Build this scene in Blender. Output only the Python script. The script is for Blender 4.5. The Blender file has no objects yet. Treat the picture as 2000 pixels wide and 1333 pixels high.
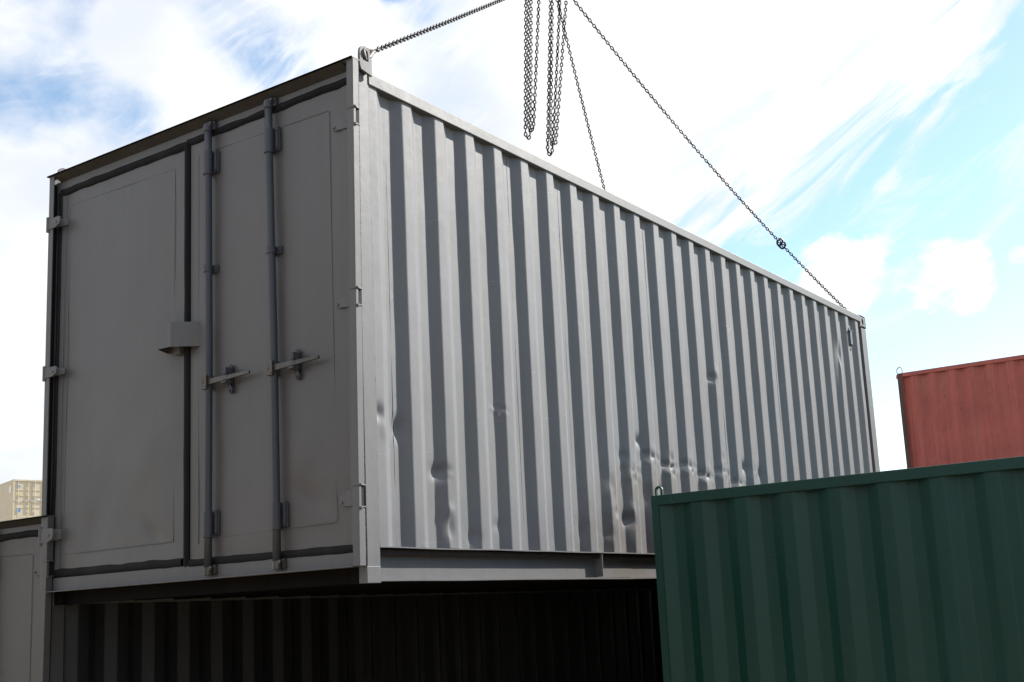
import bpy, math, random
from mathutils import Vector, Matrix, noise
random.seed(7)
R = math.radians
S = bpy.context.scene
COL = S.collection
G = -2.095                                   # ground height (z = 0 is the underside of the lifted container)

# ------------------------------------------------------------------ camera
cd = bpy.data.cameras.new('camera'); cam = bpy.data.objects.new('camera', cd); COL.objects.link(cam)
cd.sensor_width = 36; cd.lens = 36 * 2370.2 / 2000; cd.shift_x = -0.01064; cd.shift_y = 0.04334
cd.clip_start = 0.05; cd.clip_end = 6000
a_, b_, c_ = 1.7628175, -0.2560841, -0.7106701
cam.matrix_world = (Matrix.Translation((-4.2547, -3.8737, -0.1803)) @ Matrix.Rotation(c_, 4, 'Z')
                    @ Matrix.Rotation(a_, 4, 'X') @ Matrix.Rotation(b_, 4, 'Y'))
S.camera = cam

# ------------------------------------------------------------------ light and exposure
S.view_settings.view_transform = 'Standard'; S.view_settings.look = 'None'
S.view_settings.exposure = 1.35; S.view_settings.gamma = 1.0
SUN = Vector((2.0, -1.0, 1.5)).normalized()
sd = bpy.data.lights.new('sun', 'SUN'); sd.energy = 3.1; sd.angle = R(0.5); sd.color = (1.0, 0.955, 0.89)
sun = bpy.data.objects.new('sun', sd); COL.objects.link(sun); sun.rotation_euler = SUN.to_track_quat('Z', 'Y').to_euler()

W = bpy.data.worlds.new('World'); S.world = W; W.use_nodes = True
nt = W.node_tree; nt.nodes.clear()
class NT:
    def __init__(s, t): s.t = t
    def n(s, k, **kw):
        o = s.t.nodes.new(k)
        for a, v in kw.items(): setattr(o, a, v)
        return o
    def l(s, a, b): s.t.links.new(a, b)
    def val(s, i, v):
        if hasattr(v, 'links') or hasattr(v, 'is_linked'): s.l(v, i)
        else: i.default_value = v
    def m(s, op, a, b=0.0, c=0.0, clamp=False):
        o = s.n('ShaderNodeMath', operation=op, use_clamp=clamp)
        s.val(o.inputs[0], a); s.val(o.inputs[1], b); s.val(o.inputs[2], c)
        return o.outputs[0]
    def ramp(s, f, a, b, lo=0.0, hi=1.0, sm=True):
        o = s.n('ShaderNodeMapRange'); o.interpolation_type = 'SMOOTHSTEP' if sm else 'LINEAR'
        s.val(o.inputs[0], f); o.inputs[1].default_value = a; o.inputs[2].default_value = b
        o.inputs[3].default_value = lo; o.inputs[4].default_value = hi
        return o.outputs[0]
    def noise(s, vec, scale, detail=5, rough=.55, dist=0.0):
        o = s.n('ShaderNodeTexNoise'); o.inputs['Scale'].default_value = scale; o.inputs['Detail'].default_value = detail
        o.inputs['Roughness'].default_value = rough; o.inputs['Distortion'].default_value = dist
        if vec is not None: s.l(vec, o.inputs['Vector'])
        return o.outputs[0]
    def mix(s, f, a, b):
        o = s.n('ShaderNodeMix', data_type='RGBA'); s.val(o.inputs[0], f)
        for i, v in ((6, a), (7, b)):
            if isinstance(v, tuple): o.inputs[i].default_value = (*v[:3], 1)
            else: s.l(v, o.inputs[i])
        return o.outputs[2]
    def mapping(s, vec, scale=(1, 1, 1), rot=(0, 0, 0), loc=(0, 0, 0)):
        o = s.n('ShaderNodeMapping'); s.l(vec, o.inputs[0]); o.inputs[1].default_value = loc
        o.inputs[2].default_value = rot; o.inputs[3].default_value = scale
        return o.outputs[0]
w = NT(nt)
tc = w.n('ShaderNodeTexCoord'); D = tc.outputs['Generated']
sky = w.n('ShaderNodeTexSky'); sky.sky_type = 'NISHITA'; sky.sun_disc = False
sky.sun_elevation = math.asin(SUN.z); sky.sun_rotation = math.atan2(SUN.x, SUN.y)
sky.air_density = 1.0; sky.dust_density = 0.4; sky.ozone_density = 1.3
# cloud layer: the view direction carried up to a flat layer overhead
sep = w.n('ShaderNodeSeparateXYZ'); w.l(D, sep.inputs[0])
zz = w.m('MAXIMUM', w.m('ADD', sep.outputs[2], 0.12), 0.03)
cmb = w.n('ShaderNodeCombineXYZ'); w.l(w.m('DIVIDE', sep.outputs[0], zz), cmb.inputs[0]); w.l(w.m('DIVIDE', sep.outputs[1], zz), cmb.inputs[1])
P = cmb.outputs[0]
def blob(d, r0, r1, amp):
    v = Vector(d).normalized(); o = w.n('ShaderNodeVectorMath', operation='DOT_PRODUCT'); w.l(D, o.inputs[0]); o.inputs[1].default_value = v
    return w.m('MULTIPLY', w.ramp(o.outputs['Value'], math.cos(R(r1)), math.cos(R(r0))), amp)
def addup(xs):
    t = xs[0]
    for x in xs[1:]: t = w.m('ADD', t, x)
    return t
def azel(az, el): return (math.cos(R(az)) * math.cos(R(el)), math.sin(R(az)) * math.cos(R(el)), math.sin(R(el)))
u_ = w.m('SUBTRACT', w.m('MULTIPLY', sep.outputs[0], math.sin(R(20))), w.m('MULTIPLY', sep.outputs[1], math.cos(R(20))))
v_ = sep.outputs[2]; CA, SA = math.cos(R(32)), math.sin(R(32))
along = w.m('ADD', w.m('MULTIPLY', u_, CA), w.m('MULTIPLY', v_, SA)); cross = w.m('SUBTRACT', w.m('MULTIPLY', v_, CA), w.m('MULTIPLY', u_, SA))
def vec(x, y, z=0.0):
    o = w.n('ShaderNodeCombineXYZ'); w.val(o.inputs[0], x); w.val(o.inputs[1], y); w.val(o.inputs[2], z); return o.outputs[0]
wisp = w.noise(vec(w.m('MULTIPLY', along, 6.0), w.m('MULTIPLY', cross, 26.0), 2.7), 1.0, 10, .62, .9)
fine = w.noise(w.mapping(D, (13, 13, 18), (0, 0, 0), (4.3, 1.2, 2.0)), 1.0, 9, .6, .4)
puff = w.noise(w.mapping(D, (6.5, 6.5, 11), (0, 0, 0), (1.9, 7.2, 2.4)), 1.0, 8, .52, .3)
edge = w.m('SUBTRACT', v_, w.m('ADD', w.m('MULTIPLY', u_, .62), .318))
sheet_ = w.ramp(w.m('ADD', edge, w.m('MULTIPLY', w.m('SUBTRACT', wisp, .5), .20)), -.022, .048)
sheet_ = w.m('MULTIPLY', sheet_, w.m('SUBTRACT', 1.0, w.m('MULTIPLY', w.ramp(wisp, .52, .38), w.ramp(edge, .15, .03, 0, .5))))
streak = w.m('MULTIPLY', w.ramp(wisp, .46, .68), w.m('MULTIPLY', w.ramp(edge, -.20, -.04), .85))
pf = w.m('ADD', w.m('ADD', blob(azel(19.0, 14.5), .0, 3.0, .33), blob(azel(14.2, 13.8), .0, 2.8, .31)), blob(azel(11.2, 14.4), .1, .7, .3))
pf = w.ramp(w.m('ADD', w.m('ADD', w.m('MULTIPLY', fine, 1.1), w.m('MULTIPLY', wisp, .5)), pf), .93, 1.10)
leftm = w.ramp(u_, -.20, -.33)
bias = addup([blob(azel(46.4, 25.2), .1, 2.6, -.10), blob(azel(56.3, 27.6), .1, 2.4, -.14), blob(azel(56.5, 23.6), .1, 2.6, -.03), blob(azel(52.6, 22.8), .1, 2.6, -.04),
              blob(azel(39.0, 28.6), .2, 1.8, -.30), blob(azel(52, 26), .5, 3.0, .08), blob(azel(49.5, 23.5), .5, 3.0, .08), blob(azel(58, 14), 4, 9, .16)])
left = w.m('MULTIPLY', w.ramp(w.m('ADD', w.m('ADD', w.m('MULTIPLY', puff, .6), w.m('MULTIPLY', fine, .4)), bias), .29, .58), leftm)
inv = lambda x: w.m('SUBTRACT', 1.0, x)
cov = inv(w.m('MULTIPLY', w.m('MULTIPLY', inv(w.m('MULTIPLY', sheet_, w.m('SUBTRACT', 1.0, w.m('MULTIPLY', leftm, 1.0)))), inv(streak)), w.m('MULTIPLY', inv(pf), inv(left))))
skyc = w.n('ShaderNodeMix', data_type='RGBA', blend_type='MULTIPLY'); skyc.inputs[0].default_value = 1
w.l(sky.outputs[0], skyc.inputs[6]); skyc.inputs[7].default_value = (.084, .0885, .086, 1)
shade = w.noise(w.mapping(D, (7, 7, 12)), 1.0, 4, .5)
cloud = w.mix(w.ramp(shade, .35, .65), w.mix(leftm, (.39, .395, .40), (.345, .365, .405)), (.45, .452, .455))
wc = w.mix(cov, skyc.outputs[2], cloud)
bg = w.n('ShaderNodeBackground'); w.l(wc, bg.inputs[0]); bg.inputs[1].default_value = 1.0
wo = w.n('ShaderNodeOutputWorld'); w.l(bg.outputs[0], wo.inputs[0])

# ------------------------------------------------------------------ materials
def paint(name, col, rough=.45, var=.10, spec=.35, metallic=0.0, bump=.0015, dirt=None, scratches=0.0, rust=0.0, wave=0.0, coat=0.0, stains=None):
    m = bpy.data.materials.new(name); m.use_nodes = True; t = m.node_tree; t.nodes.clear(); k = NT(t)
    out = k.n('ShaderNodeOutputMaterial'); b = k.n('ShaderNodeBsdfPrincipled'); k.l(b.outputs[0], out.inputs[0])
    g = k.n('ShaderNodeTexCoord').outputs['Object']
    n1 = k.noise(g, 1.7, 6, .6); n2 = k.noise(g, 14, 6, .65); n3 = k.noise(k.mapping(g, (22, 22, .8)), 1.0, 5, .6)
    f = k.m('ADD', k.m('ADD', k.m('MULTIPLY', n1, .4), k.m('MULTIPLY', n2, .25)), k.m('MULTIPLY', n3, .35))
    f = k.ramp(f, .35, .65)
    lo = tuple(c * (1 - var) for c in col); hi = tuple(min(1, c * (1 + var)) for c in col)
    c = k.mix(f, lo, hi)
    if dirt:                                        # dirt = (colour, amount)
        dn = k.noise(k.mapping(g, (3.0, 3.0, 1.1)), 1.0, 8, .7)
        c = k.mix(k.m('MULTIPLY', k.ramp(dn, .5, .72), dirt[1]), c, dirt[0])
    if stains:                                      # (x, z, rx, rz, colour, amount) brown grime splashed on the sheet
        sp = k.n('ShaderNodeSeparateXYZ'); k.l(g, sp.inputs[0])
        for (x, z, rx, rz, sc, am) in stains:
            dx = k.m('DIVIDE', k.m('SUBTRACT', sp.outputs[0], x), rx); dz = k.m('DIVIDE', k.m('SUBTRACT', sp.outputs[2], z), rz)
            d = k.m('SQRT', k.m('ADD', k.m('MULTIPLY', dx, dx), k.m('MULTIPLY', dz, dz)))
            d = k.m('ADD', d, k.m('MULTIPLY', k.m('SUBTRACT', n2, .5), 1.4))
            c = k.mix(k.m('MULTIPLY', k.ramp(d, 1.0, .2), am), c, sc)
    if rust:
        rn = k.noise(k.mapping(g, (6, 6, 2.5)), 1.0, 9, .72)
        rm = k.m('MULTIPLY', k.ramp(rn, .64 - .05 * rust, .70), min(1, rust))
        c = k.mix(rm, c, (.10, .045, .025))
    rr = k.m('ADD', k.m('MULTIPLY', n2, .16), rough - .08)
    if scratches:
        s = None
        for sc, ro in ((.9, 0.1), (1.2, 0.5)):
            q = k.noise(k.mapping(g, (1, 1, 3.5), (0, ro, 0)), sc, 0, .4)
            line = k.ramp(k.m('ABSOLUTE', k.m('SUBTRACT', q, .53)), .0022, .0006)
            msk = k.ramp(k.noise(g, 2.6 + sc, 3, .5), .56, .62)
            line = k.m('MULTIPLY', line, msk); s = line if s is None else k.m('MAXIMUM', s, line)
        c = k.mix(k.m('MULTIPLY', s, scratches), c, (.55, .55, .55))
    k.l(c, b.inputs['Base Color']); k.l(rr, b.inputs['Roughness'])
    b.inputs['Specular IOR Level'].default_value = spec; b.inputs['Metallic'].default_value = metallic
    b.inputs['Coat Weight'].default_value = coat
    h = k.m('MULTIPLY', k.noise(g, 160, 3, .6), bump * .25)
    h = k.m('ADD', h, k.m('MULTIPLY', k.noise(g, 9, 4, .55), bump))
    if wave: h = k.m('ADD', h, k.m('MULTIPLY', k.noise(k.mapping(g, (2.2, 2.2, 1.3)), 1.0, 2, .4), wave))
    bp = k.n('ShaderNodeBump'); bp.inputs['Strength'].default_value = 1; bp.inputs['Distance'].default_value = 1
    k.l(h, bp.inputs['Height']); k.l(bp.outputs[0], b.inputs['Normal'])
    return m
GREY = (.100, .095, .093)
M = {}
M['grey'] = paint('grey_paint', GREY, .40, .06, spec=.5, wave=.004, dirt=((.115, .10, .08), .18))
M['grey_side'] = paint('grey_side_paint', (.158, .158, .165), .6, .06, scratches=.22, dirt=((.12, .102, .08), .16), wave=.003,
                       stains=[(1.205, .925, .010, .018, (.42, .30, .28), .7), (1.545, 1.205, .010, .008, (.42, .30, .28), .7), (2.6, .38, .8, .45, (.10, .075, .05), .38), (3.3, .62, 1.2, .25, (.11, .085, .06), .22)])
M['grey_lug'] = paint('grey_lug_paint', (.12, .12, .122), .6, .1, spec=.3)
M['gutter'] = paint('gutter_shaded_paint', (.058, .055, .050), .7, .2, spec=.2)  # shade of the gutter's underside put into a darker colour
M['grey_frame'] = paint('grey_frame_paint', (.136, .134, .136), .55, .06, dirt=((.125, .108, .085), .2), stains=[(2.6, .05, .42, .12, (.12, .095, .07), .5)])
M['rod'] = paint('rod_paint', (.058, .060, .070), .40, .08)
M['rubber'] = paint('door_rubber', (.013, .013, .014), .75, .25, spec=.15, dirt=((.05, .042, .032), .4), bump=.003)
M['zinc'] = paint('worn_zinc', (.12, .112, .102), .38, .3, metallic=.6, dirt=((.10, .075, .05), .7), rust=.5)
M['bitumen'] = paint('underbody_bitumen', (.006, .005, .0045), .8, .3, spec=.12, dirt=((.022, .013, .009), .5))
M['floor_wood'] = paint('floor_wood', (.03, .018, .012), .8, .3)
M['black'] = paint('cavity_shade_black', (.01, .01, .01), .8, .2)  # black that stands in for shade inside gaps and behind the doors
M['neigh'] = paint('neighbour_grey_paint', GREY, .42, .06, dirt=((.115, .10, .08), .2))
M['neigh_side_shade'] = paint('neighbour_side_shaded_paint', (.021, .021, .024), .40, .1, spec=.48, dirt=((.04, .03, .022), .5), rust=.3)  # shade under the hanging container put into the grey, besides dirt and rust
M['green'] = paint('green_paint', (.0045, .046, .035), .38, .08, dirt=((.012, .026, .018), .3), wave=.002, spec=.42, scratches=.04)
M['red'] = paint('faded_red_paint', (.38, .093, .072), .6, .2, dirt=((.38, .15, .10), .5), rust=.8)
M['red_dark'] = paint('red_post_paint', (.10, .045, .035), .7, .3, rust=1)
M['beige'] = paint('beige_paint', (.56, .49, .36), .5, .06)
M['galv'] = paint('galvanised_steel', (.5, .5, .5), .45, .1, metallic=.5)
M['chain'] = paint('chain_steel', (.035, .034, .036), .42, .3, metallic=.75, dirt=((.06, .035, .02), .5))
M['chain_rusty'] = paint('hook_steel', (.10, .09, .085), .45, .2, metallic=.5, dirt=((.14, .08, .05), .8))
M['blue_mark'] = paint('blue_sticker', (.08, .22, .55), .5)
M['yellow_mark'] = paint('yellow_sticker', (.65, .52, .03), .5)
M['white_mark'] = paint('white_sticker', (.7, .72, .76), .5)
M['navy'] = paint('dark_blue_paint', (.012, .022, .05), .6, .15, rust=.5)
M['brown'] = paint('brown_paint', (.06, .025, .018), .6, .15, rust=.5)
M['bead'] = paint('weld_bead', (.16, .15, .15), .5, .3)

# ------------------------------------------------------------------ mesh helpers
class MB:
    def __init__(s): s.v = []; s.f = []
    def box(s, x0, x1, y0, y1, z0, z1):
        o = len(s.v); s.v += [(x, y, z) for x in (x0, x1) for y in (y0, y1) for z in (z0, z1)]
        s.f += [tuple(o + i for i in q) for q in ((0, 1, 3, 2), (4, 6, 7, 5), (0, 4, 5, 1), (2, 3, 7, 6), (0, 2, 6, 4), (1, 5, 7, 3))]
        return s
    def hexa(s, p):                 # eight corners: bottom four (ccw), top four
        o = len(s.v); s.v += [tuple(x) for x in p]
        s.f += [tuple(o + i for i in q) for q in ((3, 2, 1, 0), (4, 5, 6, 7), (0, 1, 5, 4), (1, 2, 6, 5), (2, 3, 7, 6), (3, 0, 4, 7))]
        return s
    def prism(s, pts, depth):       # closed outline (list of Vector) swept by depth vector
        o = len(s.v); n = len(pts); d = Vector(depth)
        s.v += [tuple(p) for p in pts] + [tuple(Vector(p) + d) for p in pts]
        s.f += [tuple(range(o + n - 1, o - 1, -1)), tuple(range(o + n, o + 2 * n))]
        s.f += [(o + i, o + (i + 1) % n, o + n + (i + 1) % n, o + n + i) for i in range(n)]
        return s
    def tube(s, pts, r, n=12, closed=False, cap=True):
        pts = [Vector(p) for p in pts]; o = len(s.v); m = len(pts); up = None
        for i, p in enumerate(pts):
            a = pts[(i - 1) % m] if (closed or i) else p; b = pts[(i + 1) % m] if (closed or i < m - 1) else p
            t = (b - a).normalized()
            if up is None: up = Vector((0, 0, 1)) if abs(t.z) < .9 else Vector((1, 0, 0))
            u = (up - t * up.dot(t)).normalized(); up = u; v2 = t.cross(u)
            rr = r[i] if isinstance(r, (list, tuple)) else r
            s.v += [tuple(p + (u * math.cos(2 * math.pi * j / n) + v2 * math.sin(2 * math.pi * j / n)) * rr) for j in range(n)]
        for i in range(m if closed else m - 1):
            for j in range(n):
                A, B = o + i * n, o + ((i + 1) % m) * n
                s.f.append((A + j, A + (j + 1) % n, B + (j + 1) % n, B + j))
        if cap and not closed: s.f += [tuple(o + j for j in range(n - 1, -1, -1)), tuple(o + (m - 1) * n + j for j in range(n))]
        return s
    def cyl(s, a, b, r, n=14): return s.tube([a, b], r, n)
    def link(s, c, t, nrm, pitch, r, wid):
        """one chain link: stadium ring centred at c, long axis t, lying in the plane of t and nrm"""
        L = pitch + 2 * r; hw = wid / 2 - r; st = (L / 2 - r) - hw; pts = []
        for i in range(7):
            a = -math.pi / 2 + math.pi * i / 6; pts.append(c + t * (st + hw * math.cos(a)) + nrm * (hw * math.sin(a)))
        for i in range(7):
            a = math.pi / 2 + math.pi * i / 6; pts.append(c + t * (-st + hw * math.cos(a)) + nrm * (hw * math.sin(a)))
        return s.tube(pts, r, 6, closed=True)
def build(name, mb, mat, parent=None, smooth=False, bevel=0.0, loc=None, seg=2, auto=False):
    me = bpy.data.meshes.new(name); me.from_pydata(mb.v, [], mb.f); me.update(); me.materials.append(mat)
    o = bpy.data.objects.new(name, me); COL.objects.link(o)
    if smooth: me.polygons.foreach_set('use_smooth', [True] * len(me.polygons))
    if bevel:
        md = o.modifiers.new('bevel', 'BEVEL'); md.width = bevel; md.segments = seg; md.limit_method = 'ANGLE'; md.angle_limit = R(35)
    if parent: o.parent = parent
    if loc: o.location = loc
    return o
def empty(name, loc, rz=0.0):
    o = bpy.data.objects.new(name, None); o.empty_display_size = .3; COL.objects.link(o); o.location = loc; o.rotation_euler = (0, 0, rz); return o
def tag(o, label=None, cat=None, group=None, kind=None):
    for k, v in (('label', label), ('category', cat), ('group', group), ('kind', kind)):
        if v: o[k] = v
    return o
def rotv(v, ax, a): return Matrix.Rotation(a, 3, ax) @ Vector(v)

# ------------------------------------------------------------------ ground
def ground_mat():
    m = bpy.data.materials.new('yard_dirt'); m.use_nodes = True; k = NT(m.node_tree); b = m.node_tree.nodes['Principled BSDF']
    g = k.n('ShaderNodeTexCoord').outputs['Object']
    n = k.noise(g, .25, 8, .65); n2 = k.noise(g, 9, 6, .7)
    c = k.mix(k.ramp(k.m('ADD', k.m('MULTIPLY', n, .6), k.m('MULTIPLY', n2, .4)), .35, .65), (.25, .19, .13), (.38, .295, .20))
    k.l(c, b.inputs['Base Color']); b.inputs['Roughness'].default_value = .95
    bp = k.n('ShaderNodeBump'); bp.inputs['Distance'].default_value = .03; k.l(n2, bp.inputs['Height']); k.l(bp.outputs[0], b.inputs['Normal'])
    return m
gm = MB(); N = 40
for i in range(N + 1):
    for j in range(N + 1):
        x = (i / N * 2 - 1); y = (j / N * 2 - 1); x = math.copysign(abs(x) ** 2.2, x) * 3000; y = math.copysign(abs(y) ** 2.2, y) * 3000
        gm.v.append((x, y, G - .01 + .02 * noise.noise(Vector((x * .3, y * .3, 0))) if abs(x) + abs(y) < 60 else G))
for i in range(N):
    for j in range(N): a = i * (N + 1) + j; gm.f.append((a, a + N + 1, a + N + 2, a + 1))
tag(build('ground', gm, ground_mat(), smooth=True), kind='structure')

# ------------------------------------------------------------------ container parts (local: length +x, seen long side y=0 facing -y, doors at x=0 facing -x)
DEP = .036
def corrugated(x0, x1, z0, z1, y, out, X0, p=.2756, dents=(), dz=None, fold=.0045, first_out=False):
    """trapezoid sheet; outer flats start at X0 + k p; out = -1: recesses go to +y"""
    flat, sl = .072, .068
    def s(x):
        u = ((x - X0) % p)
        if u < flat: return 0.0
        if u < flat + sl: return (u - flat) / sl
        if u < p - sl: return 1.0
        return (p - u) / sl
    def ss(x): return sum(s(x + d) for d in (-fold, -fold * .5, 0, fold * .5, fold)) / 5
    xs = set([x0, x1]); k = int((x0 - X0) / p) - 2
    while X0 + k * p < x1:
        b = X0 + k * p
        for e in (b, b + flat, b + flat + sl, b + p - sl):
            for d in (-fold * 1.4, -fold * .7, 0, fold * .7, fold * 1.4): xs.add(round(e + d, 5))
        if dents:
            for e in (b + .018, b + .036, b + .054, b + flat + .022, b + flat + .045, b + flat + sl + .018, b + flat + sl + .035, b + p - sl - .016, b + p - .045, b + p - .022): xs.add(round(e, 5))
        k += 1
    xs = sorted(x for x in xs if x0 <= x <= x1); nz = max(1, int(round((z1 - z0) / dz))) if dz else 1
    m = MB()
    for j in range(nz + 1):
        z = z0 + (z1 - z0) * j / nz
        for x in xs:
            d = ss(x) * DEP; xx = x
            for (cx, cz, rx, rz, dp, kind) in dents:
                a = (x - cx) / rx; b = (z - cz) / rz; q = a * a + b * b
                if q < 9:
                    e = math.exp(-q) if kind in 'dw' else math.exp(-1.7 * math.sqrt(q)) * 1.15
                    if kind == 'd': d += dp * e
                    elif kind == 'f': d += (dp * e) * (1 - ss(x)) + (dp * e) * .35 * ss(x)      # rib crushed flat
                    elif kind == 's': xx += dp * e * (1 if ss(x) < .9 else .3)
                    elif kind == 'w': d += dp * e * math.sin(b * 3.1 + a * 1.7)
            if dents: d += .0018 * noise.noise(Vector((x * 3.1, 0, z * 1.6))) + .0012 * noise.noise(Vector((x * 11, 3, z * 4)))
            m.v.append((xx, y - out * d, z))
    n = len(xs)
    for j in range(nz):
        for i in range(n - 1):
            a = j * n + i; m.f.append((a, a + 1, a + n + 1, a + n) if out < 0 else (a, a + n, a + n + 1, a + 1))
    return m
def arch(mb, cx, y0, z0, w, h, t, th, axis='x'):
    """lifting eye: upside-down U of flat bar, outer width w, height h, bar t, plate thickness th, in the x-z plane (or y-z)"""
    pts = []; r = w / 2
    out = [(-r, 0)] + [(r * math.cos(a), h - r + r * math.sin(a)) for a in [math.pi - math.pi * i / 12 for i in range(13)]] + [(r, 0)]
    ri = r - t; inn = [(-ri, 0)] + [(ri * math.cos(a), h - r + ri * math.sin(a)) for a in [math.pi - math.pi * i / 12 for i in range(13)]] + [(ri, 0)]
    o = len(mb.v); n = len(out)
    for d in (0, th):
        for ring in (out, inn):
            for (u, v) in ring: mb.v.append((cx + u, y0 + d, z0 + v) if axis == 'x' else (y0 + d, cx + u, z0 + v))
    for i in range(n - 1):
        a, b, c, d = o + i, o + n + i, o + 2 * n + i, o + 3 * n + i
        mb.f += [(a, a + 1, b + 1, b), (c, d, d + 1, c + 1), (a, c, c + 1, a + 1), (b, b + 1, d + 1, d)]
    mb.f += [(o, o + n, o + 3 * n, o + 2 * n), (o + n - 1, o + 3 * n - 1, o + 4 * n - 1, o + 2 * n - 1)]
    return mb
def wavy_strip(mb, a, b, wid, th, axis, n, amp, seed):
    """rubber strip from a to b on the door plane; axis 'z' vertical strip, 'y' horizontal"""
    o = len(mb.v); a = Vector(a); b = Vector(b)
    for i in range(n + 1):
        t = i / n; p = a.lerp(b, t)
        e1 = amp * noise.noise(Vector((t * n * .35 + seed, seed, 0))); e2 = amp * noise.noise(Vector((t * n * .35 + seed, seed + 9, 3)))
        for (side, e) in ((-wid / 2 + e1, 0), (-wid / 4 + e1, -th), (wid / 4 + e2, -th), (wid / 2 + e2, 0)):
            mb.v.append((p.x + e, p.y + (side if axis == 'z' else 0), p.z + (side if axis == 'y' else 0)))
    for i in range(n):
        for j in range(3):
            q = o + i * 4 + j; mb.f.append((q, q + 4, q + 5, q + 1) if axis == 'z' else (q, q + 1, q + 5, q + 4))
    return mb
def sheet(y0, y1, z0, z1, x, seed, amp=.004, step=.03, dents=()):
    m = MB(); ny = int((y1 - y0) / step); nz = int((z1 - z0) / step)
    for j in range(nz + 1):
        for i in range(ny + 1):
            y = y0 + (y1 - y0) * i / ny; z = z0 + (z1 - z0) * j / nz
            e = min(1, min(y - y0, y1 - y, z - z0, z1 - z) / .08)
            d = amp * e * (noise.noise(Vector((seed, y * 1.6, z * 1.2))) + .4 * noise.noise(Vector((seed + 5, y * 4, z * 3))))
            for (cy, cz, ry, rz, dp, an) in dents:
                a = ((y - cy) * math.cos(an) + (z - cz) * math.sin(an)) / ry; b = (-(y - cy) * math.sin(an) + (z - cz) * math.cos(an)) / rz
                d += dp * math.exp(-a * a - b * b) * e
            m.v.append((x + d, y, z))
    n = ny + 1
    for j in range(nz):
        for i in range(ny): a = j * n + i; m.f.append((a, a + n, a + n + 1, a + 1))
    return m

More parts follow.
